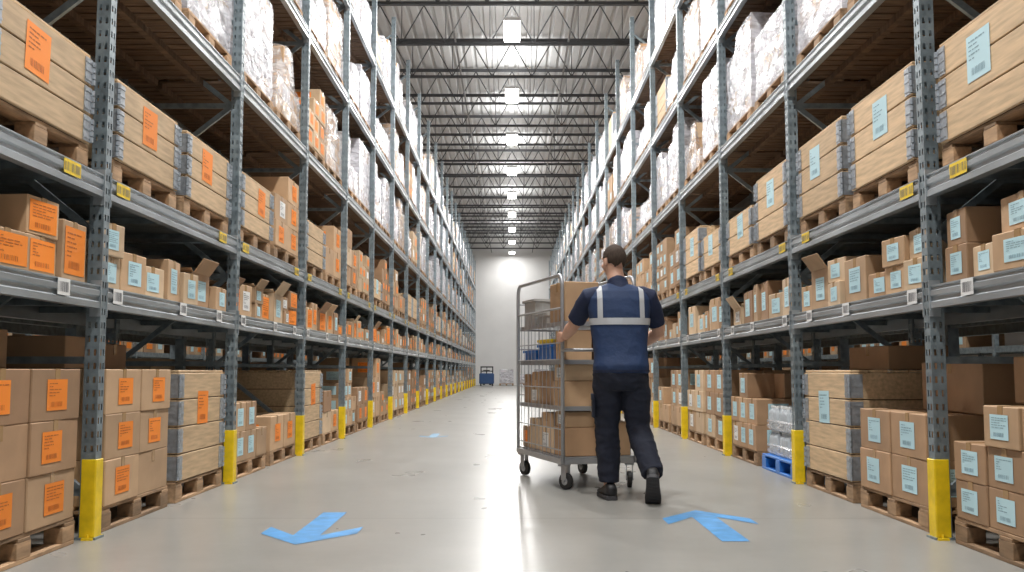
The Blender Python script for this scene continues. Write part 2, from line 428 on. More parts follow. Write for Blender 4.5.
def pallet(x,y,z,label,parts,col='wood',stuff=False,group='wooden pallets'):
    if stuff:
        W=.9;L=PL
        SP.box((x,y,z+.128),(W,L,.024))
        for xx in (-.4,.4):
            SP.box((x+xx,y,z+.011),(.1,L,.022))
            for yy in (-L/2+.07,0,L/2-.07): SP.box((x+xx,y+yy,z+.07),(.1,.14,.1))
        return
    d,r,one=pallet_meshes(col); nm='wooden_pallet' if col=='wood' else 'plastic_pallet'
    if parts:
        e=ob(nm,None,None,(x,y,z)); ob('deck_boards',d,e)
        for xx in (-.4,0,.4): ob('bearer',r,e,(xx,0,0))
    else: e=ob(nm,one,None,(x,y,z))
    tag(e,label,'pallet',group); return e
def crate_meshes(n,lh):
    key=('cr',n,lh)
    if key in cache: return cache[key]
    L=PL-.03; D=.84; b=MB()
    for k in range(n):
        zc=(k+.5)*lh; hh=lh-.007
        for q in (-1,1):
            b.cbox((q*(D/2-.011),0,zc),(.022,L,hh),.004); b.cbox((0,q*(L/2-.011),zc),(D-.044,.022,hh),.004)
    b.box((0,0,n*lh/2),(D-.06,L-.06,n*lh-.01),1)  # dark core: shade between the boards put in as colour
    c=MB(); H=n*lh
    for k in range(n):
        zc=(k+.5)*lh
        for (px,py,dx,dy) in ((.003,-.045,.004,.09),(-.045,.003,.09,.004)):
            c.box((px,py,zc),(dx,dy,lh*.86))
            for zz in (-.3,0,.3): c.box((px,py,zc+zz*lh),(dx+.006,dy,.012) if dx<dy else (dx,dy+.006,.012))
        for j in range(4): c.tube([(.006,.006,zc-lh*.42+j*lh*.21),(.006,.006,zc-lh*.42+j*lh*.21+lh*.17)],.013,8)
    l=MB()
    for i in range(6): l.cbox((-D/2+.07+i*(D-.14)/5,0,H+.008),(.125,L-.01,.016),.003)
    full=MB(); full.v+=b.v; full.f+=b.f; full.m+=[q*2 for q in b.m]
    i=len(full.v); full.v+=l.v; full.f+=[tuple(i+q for q in f) for f in l.f]; full.m+=l.m
    for sx in (-1,1):
        for sy in (-1,1):
            full.box((sx*(D/2+.002),sy*(L/2-.045),H/2),(.006,.09,H*.95),1); full.box((sx*(D/2-.045),sy*(L/2+.002),H/2),(.09,.006,H*.95),1)
    res=(b.mesh('crate',[M_crate,M_seam_fill]),c.mesh('corner_bracket',M_zinc),l.mesh('lid',M_crate),full.mesh('wooden_crate',[M_crate,M_zinc,M_seam_fill]),H); cache[key]=res; return res
def crate(s,x,y,z,n,col,label,parts,seed=0,lh=.19):
    bm_,cm_,lm_,fm_,H=crate_meshes(n,lh); L=PL-.03; D=.84
    if parts:
        e=ob('wooden_crate',bm_,None,(x,y,z)); ob('lid',lm_,e)
        for sx,sy,rz in ((1,1,0),(-1,1,PI/2),(-1,-1,PI),(1,-1,-PI/2)): ob('corner_bracket',cm_,e,(sx*D/2,sy*L/2,0),(0,0,rz))
    else: e=ob('wooden_crate',fm_,None,(x,y,z))
    if col:
        o=ob('sticker',sticker_mesh(.25,.24,col,'nx' if s>0 else 'px',seed%5),e,(-s*(D/2+.001),R.uniform(-.1,.15),H*.66 if n>1 else H*.5)); o.rotation_euler=(R.uniform(-.06,.06),0,0)
    tag(e,label,'crate','wooden crates on the racks'); return H+.016
def wrap_mesh(v,h):
    key=('w',v,h)
    if key in cache: return cache[key]
    r=random.Random(v*17+int(h*100)); DXX=.84; L=1.06; nl=max(2,round(h/.19)); lh=h/nl; ny=r.choice((2,3))
    low={(i,j):(r.choice((0,1,1,2)) if r.random()<.6 else 0) for i in range(2) for j in range(ny)}
    br=v in (1,2,5)
    mats=[MT['brown'],MT['tan'],MT['pale'],M_cartw]
    b=MB(); base=r.choice((0,1)) if br else 3
    for i in range(2):
        for j in range(ny):
            n=max(1,nl-low[(i,j)])
            for k in range(n):
                b.cbox((-DXX/4+i*DXX/2+r.uniform(-.006,.006),-L/2+(j+.5)*L/ny+r.uniform(-.006,.006),lh*(k+.5)),(DXX/2-.01,L/ny-.01,lh-.004),.008,base if r.random()<.65 else r.choice((0,1,2,3)))
    bm=bmesh.new(); bmesh.ops.create_cube(bm,size=1)
    bmesh.ops.subdivide_edges(bm,edges=bm.edges[:],cuts=11,use_grid_fill=True); off=Vector((v*3.1,v*1.7,h*5))
    for vt in bm.verts:
        p=vt.co.copy(); z=p.z+.5
        i=0 if p.x<0 else 1; j=min(ny-1,int((p.y+.5)*ny)); hh=(nl-low[(i,j)])*lh+.012
        g=abs(math.sin(z*nl*PI))**.4
        q=Vector((p.x*(DXX+.02+.012*g),p.y*(L+.02+.012*g),min(z*(h+.012),hh)))
        nz=noise.noise_vector(q*9+off)*.012
        q+=nz
        if z<.02: q.z=.004
        vt.co=q
    me=bpy.data.meshes.new('film'); bm.to_mesh(me); bm.free()
    me.materials.append(M_filmB if br else M_filmA)
    cache[key]=(b.mesh('wrapped_load',mats),me); return cache[key]
def wrapped(x,y,z,v,h,rz,label,group):
    a,f=wrap_mesh(v,h); o=ob('wrapped_load',a,None,(x,y,z),(0,0,rz)); ob('stretch_film',f,o); tag(o,label,'wrapped load',group); return o
CAND=[]
def cart(s,x,y,z,dx,dy,h,tone,st,label,front=True,op=False,rz=0,cam_st=False,big=False):
    CAND.append(dict(s=s,x=x,y=y,z=z,dx=round(dx,2),dy=round(dy,2),h=round(h,2),tone=tone,st=st,label=label,front=front,op=op,rz=rz,cam=cam_st,big=big))
LAY=['bottom','second','third','fourth','fifth','sixth']
def make_carton(c):
    s=c['s']
    o=ob('cardboard_carton',carton_mesh(c['dx'],c['dy'],c['h'],c['tone'],c['op']),None,(c['x'],c['y'],c['z']),(0,0,c['rz']))
    near=c['y']<22
    if near and not c['op']: ob('packing_tape',tape_mesh(c['dx'],c['dy'],c['h']),o)
    if c['st']:
        w=min(.22,c['dy']*.52); h=min(.17,c['h']*.6)
        if c['st']=='orange' and c.get('big'): w=c['dy']*.86; h=c['h']*.8
        ob('sticker',sticker_mesh(w,h,c['st'],'nx' if s>0 else 'px',int(c['y']*7+c['z']*5)%6),o,(-s*(c['dx']/2+.001),R.uniform(-.12,.12)*(c['dy']-w),c['h']*.5))
        if c['cam']: ob('sticker',sticker_mesh(min(.2,c['dx']*.5),h,c['st'],'ny',3),o,(0,-(c['dy']/2+.001),c['h']*.52))
    tag(o,c['label'],'carton',c.get('group','cardboard cartons on the racks'))
    return o
def lab(st,tone,where,s): return ('%s %s carton, %s, %s rack'%({'orange':'orange-stickered','blue':'blue-stickered','white':'white-stickered',None:'plain'}[st],tone,where,SIDE[s]))
def carton_stack(s,bay,yc,z,pal,lvl,stc,cfg=None,maxh=1.0):
    t=R.choice('AABBC') if not cfg else cfg[0]
    cols,h={'A':(2,.26),'B':(3,.2),'C':(2,.33),'D':(3,.25)}[t]
    lay=cfg[1] if cfg else max(2,min(int(maxh/h),R.choice((2,3,3,4))))
    W=1.08/cols; tone=R.choice(['brown','tan','tan','pale']) if not cfg or len(cfg)<3 else cfg[2]
    cw=['near','far'] if cols==2 else ['near','middle','far']
    for row in range(2):
        for c in range(cols):
            n=lay+(R.choice((0,0,-1,1)) if not cfg else (cfg[3][c] if len(cfg)>3 and row==0 else 0)) + (row if R.random()<.5 and not cfg else 0)
            n=max(1,n)
            if n*h>maxh: n=int(maxh/h)
            for l in range(n):
                st=stc if R.random()<(.88 if cfg else .6) else R.choice((None,'white'))
                tn=tone if R.random()<.75 else R.choice(TN)
                where='%s layer, %s column, %s pallet, %s, %s bay'%(LAY[l],cw[c],pal,lvl,ORD[bay])
                if row==1: where='rear '+where
                cart(s,s*(XS[s]+.05+.21+row*.44)+R.uniform(-.008,.008),yc-.54+W*(c+.5)+R.uniform(-.004,.004),z+h*l,.42,W-.015,h-.002,tn,st if row==0 else None,lab(st if row==0 else None,tn,where,s),front=(row==0) or (l==n-1 and bay<3) ,rz=R.uniform(-.012,.012),cam_st=(row==0 and R.random()<.4))
# ------------------------------------------------------------------ fill racks
for s in (-1,1):
    for bay in range(NB):
        yb=Y0+bay*BP; stc='orange' if s<0 else 'blue'
        for j in (0,1):
            yc=yb+.045+.09+.6+j*1.26; pal=('nearer','farther')[j]; xc=s*(XS[s]+.05+.45)
            plab=lambda lv: 'wooden pallet under the %s load, %s, %s bay, %s rack'%(pal,lv,ORD[bay],SIDE[s])
            typ='c'
            if (s,bay,j) in ((-1,1,1),(1,1,1)): typ='crate'
            elif (s,bay,j)==(1,2,0): typ='bottles'
            elif bay>2 and R.random()<.08: typ='crate'
            pj=R.uniform(-.02,.02)
            pallet(xc,yc+pj,0,'blue plastic pallet under packs of clear bottles on floor, right rack' if typ=='bottles' else plab('floor level'),bay<6,'blue' if typ=='bottles' else 'wood',stuff=bay>14,group='floor pallets under the racks')
            if typ=='crate':
                n=4 if bay<2 else R.choice((3,4)); 
                crate(s,s*(XS[s]+.05+.42),yc,.14,n,stc if R.random()<.8 or bay<2 else None,'pale wooden collar crate with %s label, %s floor pallet, %s bay, %s rack'%('orange' if s<0 else 'pale blue',pal,ORD[bay],SIDE[s]),bay<6,bay)
            elif typ=='bottles':
                bt=MB(); prf=[(.033,0),(.035,.02),(.035,.15),(.028,.175),(.013,.195),(.013,.21)]
                bt.rings([[(r_*math.cos(2*PI*a/10),r_*math.sin(2*PI*a/10),z_) for a in range(10)] for r_,z_ in prf]); BT=bt.mesh('bottle',M_bottle,smooth=True)
                cp=MB(); cp.tube([(0,0,.205),(0,0,.222)],.015,8); CP=cp.mesh('cap',M_wh)
                fl=MB(); fl.cbox((0,0,.05),(.30,.35,.09),.01); FL=fl.mesh('film_tray',M_filmB)
                for lay in range(2):
                    for a in range(3):
                        e=ob('bottle_pack',None,None,(s*(XS[s]+.25),yc-.36+a*.36,.14+lay*.225)); tag(e,'film pack of clear bottles on blue pallet, %s layer, %s of three, right rack'%(('bottom','upper')[lay],('nearest','middle','farthest')[a]),'bottle pack','bottle packs on the blue pallet')
                        ob('film_tray',FL,e)
                        for u in range(4):
                            for w_ in range(4):
                                o=ob('bottle',BT,e,(-.108+.072*u,-.108+.072*w_,0)); ob('cap',CP,o)
            else:
                cfgs={(-1,0,0):('A',3,'brown',(0,0)),(-1,0,1):('A',3,'brown',(0,0)),(-1,1,0):('A',3,'tan',(0,0)),
                      (1,0,0):('A',3,'tan',(0,0)),(1,0,1):('B',3,'brown',(0,0,-1)),(1,1,0):('A',2,'brown',(0,0)),
                      (-1,2,0):('D',2,'tan',(0,0,-1)),(-1,2,1):('C',1,'tan',(0,0)),(1,2,1):('D',2,'brown',(0,1,0)),(-1,3,0):('A',3,'pale',(0,0)),(1,3,0):('A',3,'brown',(0,0))}
                carton_stack(s,bay,yc,.14,pal,'floor',stc if not (s<0 and bay>=2) else R.choice(('orange','blue')),cfgs.get((s,bay,j)),maxh=1.02)
            z=LV[1]+.002
            pallet(xc,yc,z,plab('second shelf'),bay<6,stuff=bay>14)
            if bay<2 or (bay==2 and j==0) or (s>0 and bay==2) or R.random()<.22:
                lh=.155 if s<0 else .19; n=3
                if bay==0: lh=.16 if s<0 else .18
                if bay>=2: n=R.choice((2,3,3))
                col=('orange' if bay<3 else R.choice(('orange','blue',None))) if s<0 else 'blue'
                if bay==2 and j==1 and s<0: col='blue'
                crate(s,s*(XS[s]+.04+.42),yc,z+.14,n,col,'pale wooden crate with %s label, %s of two on second shelf, %s bay, %s rack'%(col or 'no',pal,ORD[bay],SIDE[s]),bay<6,bay*3+j,lh)
            else: carton_stack(s,bay,yc,z+.14,pal,'second shelf',stc,maxh=.85)
            for li in (2,3,4):
                z=LV[li]+.002; lvn=('third','fourth','top')[li-2]+' shelf'
                pallet(xc,yc,z,plab(lvn),bay<6,stuff=bay>14)
                q=R.random()
                if q<.84:
                    h=R.choice((.62,.75,.86,.95)); v=R.choice((0,1,2,3,4,0,3) if li==2 else (0,1,3,4,0,3,4))
                    wrapped(xc,yc,z+.14,v,h,R.choice((0,PI)),'%s film-wrapped load, %s one on the %s, %s bay, %s rack'%('brownish' if v in (1,2,5) else 'white',pal,lvn,ORD[bay],SIDE[s]),'film-wrapped pallet loads')
                elif q<.94: carton_stack(s,bay,yc,z+.14,pal,lvn,stc,maxh=.95)
                else: crate(s,xc,yc,z+.14,R.choice((2,3,4)),None,'pale wooden crate, %s one on the %s, %s bay, %s rack'%(pal,lvn,ORD[bay],SIDE[s]),bay<6)
        z=LV[0]+.002; y=yb+.09; i=0
        special={(-1,0):[(.44,.2,'tan',2),(.44,.36,'brown',1),(.46,.2,'brown',1),(.40,.18,'tan',1),(.30,.19,'tan',2),(.30,.31,'tan',1)],
                 (-1,1):[(.27,.19,'pale',2),(.36,.24,'tan',1),(.36,.20,'pale',1),(.30,.28,'tan',1),(.26,.22,'pale',1),(.36,.25,'brown',1),(.3,.18,'tan',1)],
                 (1,0):[(.46,.2,'tan',1),(.44,.3,'brown',1),(.46,.3,'tan',1),(.44,.18,'tan',2),(.26,.16,'pale',1),(.26,.19,'brown',2)],
                 (1,1):[(.30,.18,'pale',2),(.30,.17,'tan',2),(.30,.16,'brown',1),(.42,.3,'tan',1),(.34,.17,'pale',2),(.36,.3,'tan',1),(.26,.2,'tan',1)]}.get((s,bay))
        while y<yb+BP-.28:
            if special and i<len(special): w,h,tone,n=special[i]; op=(s,bay,i) in ((-1,1,5),(1,1,5))
            elif special: break
            else:
                w=R.choice((.22,.26,.3,.36,.42)); h=R.choice((.14,.18,.22,.25,.28,.32,.36)); tone=R.choice(TN+['tan','pale']); n=1 if h>.2 else R.choice((1,2,2)); op=R.random()<.32 and h<.31
                if R.random()<.1: y+=.15; 
            if y+w>yb+BP-.05: break
            st=stc
            if s<0 and bay==1: st='blue'
            elif bay>1 and R.random()<.3: st=R.choice((None,'white','blue'))
            for l in range(n):
                where='%s in %s place along first shelf, %s bay'%('lower' if (l==0 and n>1) else ('upper' if l else 'single'),ORD[i] if i else 'first',ORD[bay])
                cart(s,s*(XS[s]+.02+.2+R.uniform(0,.05)),y+w/2,z+h*l,.4,w,h-.002,tone,st,lab(st,tone,where,s),op=op and l==n-1,rz=R.uniform(-.08,.08),cam_st=R.random()<.4,big=(s<0 and (bay==0 or (bay>1 and R.random()<.5))))
            if R.random()<.7: cart(s,s*(XS[s]+.05+.7),y+w/2,z,.4,w,R.choice((.3,.38)),R.choice(TN),None,'',front=False)
            y+=w+R.uniform(.015,.035); i+=1
for s,x,y,z,dx,dy,h,tone,lb in (
  (-1,2.80,6.10,.925,.42,.62,.19,'brown','large plain brown carton lying on rear of the second-bay floor stack, left rack'),
  (-1,2.82,6.62,.925,.40,.36,.16,'dark','smaller dark brown carton lying on rear of second-bay floor stack, left rack'),
  (-1,2.83,4.85,.925,.42,.7,.20,'brown','large plain brown carton lying on rear of nearest-bay floor stack, left rack'),
  (1,2.86,7.45,.92,.44,.70,.17,'brown','large plain brown carton lying on the lid of the wooden crate, right rack'),
  (1,2.86,6.05,.665,.44,.86,.30,'brown','large plain brown carton on the rear of second-bay floor stack, right rack'),
  (1,2.85,4.95,.745,.44,.62,.24,'brown','large plain carton on rear of nearest-bay floor stack, right rack'),
  (-1,2.82,8.85,.645,.42,.7,.26,'brown','large plain carton on rear of third-bay floor stack, left rack'),
  (1,2.84,10.1,.645,.42,.7,.24,'brown','large plain carton on rear of third-bay floor stack, right rack')):
    make_carton(dict(s=s,x=s*x,y=y,z=z,dx=dx,dy=dy,h=h,tone=tone,st=None,label=lb,op=False,rz=R.uniform(-.06,.06),cam=False,group='large cartons lying on floor stacks'))
SC=MB()
def sbox(x,y,z,dx,dy,h,t,face=None,m=None):
    SC.box((x,y,z+h/2),(dx,dy,h),t)
    if face: 
        w=dy*.5; hh=h*.5; xx=x+face*(dx/2+.003); SC.quad([(xx,y-w/2,z+h*.25),(xx,y+w/2,z+h*.25),(xx,y+w/2,z+h*.25+hh),(xx,y-w/2,z+h*.25+hh)],m)
for s in (-1,1):
    for xb in (4.1,9.65):
        for k in range(NB):
            for z in [.14]+LV:
                y=Y0+k*BP+.15
                while y<Y0+(k+1)*BP-.5:
                    w=R.choice((.5,.6,.8)); h=R.choice((.3,.4,.36)) if z==LV[0] else R.choice((.55,.7,.9))
                    if R.random()<(.8 if xb>5 else .7): sbox(s*xb,y+w/2,z,.8,w,h,R.choice((0,1,2,3,3)),-s if xb>5 else None,4 if R.random()<.5 else 5)
                    y+=w+.06
def score(c): return (c['dy']*c['h']+.02)/(c['y']**2+c['z']**2)
fr=[c for c in CAND if c['front']]; fr.sort(key=lambda c:-score(c)/( 1 if 'rear' not in c['label'] else 3))
ind=set(id(c) for c in fr[:290])
for c in CAND:
    if id(c) in ind: make_carton(c)
    else: sbox(c['x'],c['y'],c['z'],c['dx'],c['dy'],c['h'],TN.index(c['tone']),-c['s'] if c['st'] else None,{'orange':4,'blue':5,'white':6,None:0}[c['st']])
o=SC.build('cardboard_carton',[MT[t] for t in TN]+[M_or,M_cy,M_wh],recalc=False); tag(o,'remaining small and distant cardboard cartons stacked throughout the racks','carton',None,'stuff')
o=SP.build('wooden_pallet',M_wood,recalc=False); tag(o,'distant wooden pallets under loads at the far ends of both racks','pallet',None,'stuff')
# ------------------------------------------------------------------ floor arrows
def arrow(x,tip,dirn,label,sc=1,mat=M_arrow):
    b=MB(); z=.002; t=.15*sc; h=.27*sc
    def P(u,v): return (u,v*dirn*sc,z)
    pts=[P(0,0),P(h,-.36),P(h,-.60),P(t/2,-.30),P(t/2,-1.2),P(-t/2,-1.2),P(-t/2,-.30),P(-h,-.60),P(-h,-.36)]
    b.quad([pts[0],pts[1],pts[2],pts[3]]); b.quad([pts[0],pts[6],pts[7],pts[8]]); b.quad([pts[0],pts[3],pts[6]]); b.quad([pts[3],pts[4],pts[5],pts[6]])
    o=b.build('floor_arrow',mat,None,(x,tip,0)); 
    for p in o.data.polygons: 
        if p.normal.z<0: p.flip()
    tag(o,label,'floor arrow','blue painted floor arrows')
arrow(-1.14,5.35,-1,'blue painted arrow on the floor at left pointing toward the camera')
arrow(1.20,6.65,1,'blue painted arrow on the floor behind the walking person pointing away')
arrow(-1.1,13.8,-1,'small worn distant blue arrow on the floor beyond the left foreground one',.75,M_arrow2)
# ------------------------------------------------------------------ far end objects
for i,(x,y,h,v) in enumerate(((-.35,63.6,.86,0),(.75,63.9,.75,3),(1.85,63.6,.86,4))):
    pallet(x,y,0,'wooden pallet on the floor by the far white wall, %s from left'%('first','second','third')[i],False,group='pallets by the far wall')
    wrapped(x,y,.14,v,h,0,'white wrapped load standing by the far wall, %s from left'%('first','second','third')[i],'loads by the far wall')
b=MB(); b.cbox((0,0,.45),(.9,.7,.65),.05); mast=MB()
for xx in (-.36,.36): mast.box((xx,.4,.6),(.07,.1,1.2))
mast.box((0,.4,1.16),(.76,.08,.08)); mast.box((0,.4,.9),(.76,.06,.06)); mast.box((0,.42,1.0),(.04,.04,.4))
e=ob('pallet_stacker',None,None,(-1.55,61.5,0)); tag(e,'blue pallet stacker truck parked at the far left end of the aisle','stacker')
b.build('body',M_bluedk,e); mast.build('mast',M_black,e)
fk=MB(); fk.box((0,.95,.08),(.14,1.1,.05)); FK=fk.mesh('fork',M_black)
for xx in (-.2,.2): ob('fork',FK,e,(xx,0,0))
w=MB(); w.tube([(-.04,0,.13),(.04,0,.13)],.13,12); WM=w.mesh('wheel',M_black)
for xx in (-.36,.36): ob('wheel',WM,e,(xx,0,0))
hd=MB(); hd.tube([(0,-.3,.7),(0,-.5,.95)],.025,6); hd.tube([(-.2,-.5,.95),(.2,-.5,.95)],.025,6); hd.build('handle',M_black,e)
# ------------------------------------------------------------------ roll cage
A=Vector((.39,7.75)); ang=math.asin(.27); wv=Vector((.963,.27)); uv=Vector((-.27,.963))
cen=A+.3*wv+.62*uv
T=ob('roll_cage',None,None,(cen.x,cen.y,0),(0,0,ang)); tag(T,'tall silver wire roll cage trolley with shelves full of cartons, pushed by the person','trolley')
def Tl(x,y,z): p=cen+x*wv+y*uv; return (p.x,p.y,z)
b=MB()
for xx in (-.3,.3): b.box((xx,0,.215),(.035,1.24,.04))
for yy in (-.6,-.2,.2,.6): b.box((0,yy,.215),(.6,.035,.04))
b.build('base_frame',M_wire,T)
b=MB(); b.box((0,0,.243),(.58,1.22,.012)); b.build('base_tray',M_wire,T)
def side(x):
    b=MB(); H=1.66; r=.08; pts=[(x,-.62,.2),(x,-.62,H-r)]
    for k in range(1,6): a=PI/2*k/5; pts.append((x,-.62+r-r*math.cos(a),H-r+r*math.sin(a)))
    for k in range(0,6): a=PI/2*k/5; pts.append((x,.62-r+r*math.sin(a),H-r+r*math.cos(a)))
    pts.append((x,.62,.2)); b.tube(pts,.015,10); return b
for xx in (-.3,.3):
    side(xx).build('side_frame',M_wire,T,smooth=True)
    b=MB()
    for z in (.30,.46,.78,1.0,1.13,1.4): b.tube([(xx,-.62,z),(xx,.62,z)],.005 if z!=1.4 else .010,6)
    for k in range(1,12): b.tube([(xx,-.62+k*.1033,.23),(xx,-.62+k*.1033,1.4)],.0028,5)
    b.build('side_mesh',M_wire,T)
b=MB()
for z in (.30,.7,1.1,1.5): b.tube([(-.3,.62,z),(.3,.62,z)],.006,6)
for k in range(1,6): b.tube([(-.3+k*.1,.62,.23),(-.3+k*.1,.62,1.5)],.003,5)
b.build('end_mesh',M_wire,T)
for z in (.62,.98,1.28):
    b=MB(); b.box((0,0,z),(.57,1.2,.012)); 
    for xx in (-.28,.28): b.box((xx,0,z),(.012,1.2,.035))
    for yy in (-.6,.6): b.box((0,yy,z),(.57,.012,.035))
    b.build('shelf',M_wire,T)
b=MB(); b.tube([(-.3,-.62,1.07),(-.3,-.73,1.07),(-.27,-.76,1.07),(.27,-.76,1.07),(.3,-.73,1.07),(.3,-.62,1.07)],.013,10); b.build('push_handle',M_wire,T,smooth=True)
for (xx,yy,rz) in ((-.27,-.56,.5),(.27,-.56,-.3),(-.27,.56,.4),(.27,.56,.2)):
    f=MB(); f.box((0,0,.185),(.07,.07,.015)); 
    for q in (-1,1): f.box((q*.024,-.015,.13),(.004,.05,.11))
    f.tube([(-.03,-.02,.065),(.03,-.02,.065)],.008,6)
    o=f.build('caster',M_wire,T,(xx,yy,0)); o.rotation_euler=(0,0,rz)
    w=MB(); w.tube([(-.018,-.02,.065),(-.014,-.02,.065),(.014,-.02,.065),(.018,-.02,.065)],[.055,.064,.064,.055],18); w.build('wheel',M_black,o,smooth=False)
    hb=MB(); hb.tube([(-.02,-.02,.065),(.02,-.02,.065)],.03,12); hb.build('hub',M_wire,o)
TC=[(-.14,-.45,.25,.26,.26,.22,'brown',None,'front left on the base'),(-.14,-.45,.472,.24,.24,.12,'tan','white','upper front left on the base'),(.14,-.41,.25,.26,.34,.26,'tan',None,'front right on the base'),
 (-.14,-.12,.25,.27,.32,.20,'pale','white','middle of the base'),(-.14,-.12,.452,.26,.28,.12,'tan',None,'small upper one in the middle of the base'),(-.13,.24,.25,.27,.28,.26,'pale',None,'one past the middle of base'),(-.13,.49,.25,.27,.2,.18,'tan','orange','far end of the base'),
 (.13,.05,.25,.26,.5,.3,'tan',None,'right rear of the base'),
 (-.13,-.43,.63,.28,.28,.20,'tan',None,'front left on the lowest shelf'),(-.13,-.43,.832,.26,.26,.13,'pale','white','upper front left on lowest shelf'),(.15,-.38,.63,.24,.38,.3,'tan',None,'front right on the lowest shelf'),
 (-.12,-.08,.63,.28,.34,.28,'brown',None,'middle of the lowest shelf'),(-.12,.25,.63,.28,.24,.15,'pale','white','past the middle of the lowest shelf'),(-.12,.25,.782,.26,.22,.12,'tan',None,'small upper one past the middle of lowest shelf'),(-.12,.49,.63,.28,.16,.25,'brown',None,'far end of the lowest shelf'),
 (.14,-.37,.99,.26,.4,.22,'brown',None,'front right on the middle shelf'),(-.15,-.45,.99,.22,.24,.24,'tan',None,'front left on the middle shelf'),
 (-.12,-.38,1.29,.28,.38,.32,'tan',None,'front left on the top shelf'),(.15,-.36,1.29,.24,.4,.28,'brown',None,'front right on the top shelf')]
for x,y,z,dx,dy,h,t,st,w_ in TC:
    px,py,_=Tl(x,y,0)
    c=dict(s=1,x=px,y=py,z=z+.001,dx=dx,dy=dy,h=h,tone=t,st=st,label='%s carton in the roll cage, %s'%(t,w_),op=False,rz=ang+R.uniform(-.03,.03),cam=False,group='cartons in the roll cage')
    make_carton(c)
def tote(x,y,z,col,label,dims=(.5,.36,.16)):
    b=MB(); dx,dy,h=dims; t=.008
    b.box((0,0,.006),(dx-.04,dy-.04,.012))
    for q in (-1,1):
        b.box((q*(dx/2-.02),0,h/2),(t,dy-.03,h)); b.box((0,q*(dy/2-.02),h/2),(dx-.03,t,h))
        for k in range(-2,3): b.box((k*dx*.17,q*(dy/2-.013),h/2),(.008,.01,h*.9))
    for q in (-1,1): b.box((q*(dx/2-.008),0,h-.01),(.024,dy,.02)); b.box((0,q*(dy/2-.008),h-.01),(dx,.024,.02))
    px,py,_=Tl(x,y,0); o=b.build('plastic_tote',col,None,(px,py,z)); o.rotation_euler=(0,0,ang)
    g=MB(); g.box((0,0,0),(.1,.004,.025)); G_=g.mesh('handle_slot',M_black)
    for q in (-1,1): ob('handle_slot',G_,o,(0,q*(dy/2-.006),h*.7))
    tag(o,label,'tote','plastic totes in the roll cage')
M_wt=simple('pale plastic',(.42,.42,.41),.4)
tote(-.02,-.05,.987,M_bluepl,'blue plastic tote on the middle shelf of the roll cage, lower one',(.5,.38,.14)); tote(-.02,.38,.987,M_bluepl,'blue plastic tote at the far end of the roll cage middle shelf',(.5,.36,.1))
tote(-.02,-.05,1.13,M_yel,'thin yellow tray stacked on the blue tote in the roll cage',(.5,.36,.04))
tote(-.02,.40,1.288,M_wt,'pale grey plastic tote at the far end of the cage top shelf',(.5,.36,.24))
tote(-.02,.05,1.288,M_wt,'low pale grey tray in the middle of the cage top shelf',(.5,.3,.10))
# ------------------------------------------------------------------ person
P0=Vector((.78,7.2,0)); ZS=1.02
M_skin=simple('skin',(.60,.35,.25),.5,noise_amt=.06,nscale=20)
M_vest=simple('navy vest cloth',(.010,.030,.090),.75,noise_amt=.08,nscale=9,bump=.2,bscale=30)
M_shirt=simple('dark navy shirt',(.008,.016,.05),.8,noise_amt=.1,nscale=9,bump=.2,bscale=30)
M_trous=simple('dark trousers cloth',(.008,.011,.024),.85,noise_amt=.1,nscale=9,bump=.2,bscale=25)
M_refl=simple('silver reflective tape',(.50,.52,.54),.35,.2)
M_hair=simple('short brown hair',(.045,.028,.018),.85,noise_amt=.3,nscale=45,stretch=(3,3,.6),bump=.25,bscale=120)
M_shoe=simple('black shoe leather',(.012,.012,.014),.5,bump=.2); M_sole=simple('grey rubber sole',(.05,.05,.055),.7)
PE=ob('person',None,None,(P0.x,P0.y,0)); tag(PE,'person seen from behind in navy vest with silver bands, walking and pushing the roll cage','person')
def bake(name,mb,vox,sm,mat,parent,wr=0,wf=9,wz=1):
    o=mb.build(name,mat,parent)
    r=o.modifiers.new('r','REMESH'); r.mode='VOXEL'; r.voxel_size=vox
    q=o.modifiers.new('s','SMOOTH'); q.iterations=sm; q.factor=.5
    bpy.context.view_layer.update(); dg=bpy.context.evaluated_depsgraph_get(); me=bpy.data.meshes.new_from_object(o.evaluated_get(dg))
    o.modifiers.clear(); o.data=me
    if not me.materials: me.materials.append(mat)
    if wr:
        ns=[v.normal.copy() for v in me.vertices]
        for v,n in zip(me.vertices,ns):
            p=v.co; t=noise.noise(Vector((p.x*wf,p.y*wf,p.z*wf*wz)))
            rg=1-abs(noise.noise(Vector((p.x*wf*1.1+p.z*3,p.y*wf,p.z*wf*wz*1.6+5))))*2
            v.co=p+n*wr*(t*.6+.4*rg*abs(rg))
    me.polygons.foreach_set('use_smooth',[True]*len(me.polygons)); me.update(); return o
def ell(cx,cy,z,rx,ry,n=28,e=2.4):
    out=[]
    for j in range(n):
        a=2*PI*j/n; c=math.cos(a); s_=math.sin(a)
        out.append((cx+rx*math.copysign(abs(c)**(2/e),c),cy+ry*math.copysign(abs(s_)**(2/e),s_),z*ZS))
    return out
def zs(p): return (p[0],p[1],p[2]*ZS)
TOR=[(.80,0,-.01,.14,.11),(.86,0,-.015,.175,.135),(.93,0,-.01,.172,.135),(1.0,0,.005,.165,.120),(1.1,0,.025,.168,.120),(1.2,0,.045,.182,.126),(1.32,0,.06,.200,.128),(1.40,0,.07,.200,.12),(1.455,0,.078,.165,.098),(1.49,0,.087,.115,.078),(1.52,-.005,.095,.07,.06)]
SHL=Vector((-.215,.075,1.415)); SHR=Vector((.215,.075,1.415))
EL=Vector((-.325,.28,1.22)); ER=Vector((.305,.21,1.17))
GL=Vector((-.39,.55,1.17/ZS)); bar=Tl(.20,-.76,0); GR=Vector((bar[0]-P0.x,bar[1]-P0.y,1.07/ZS))
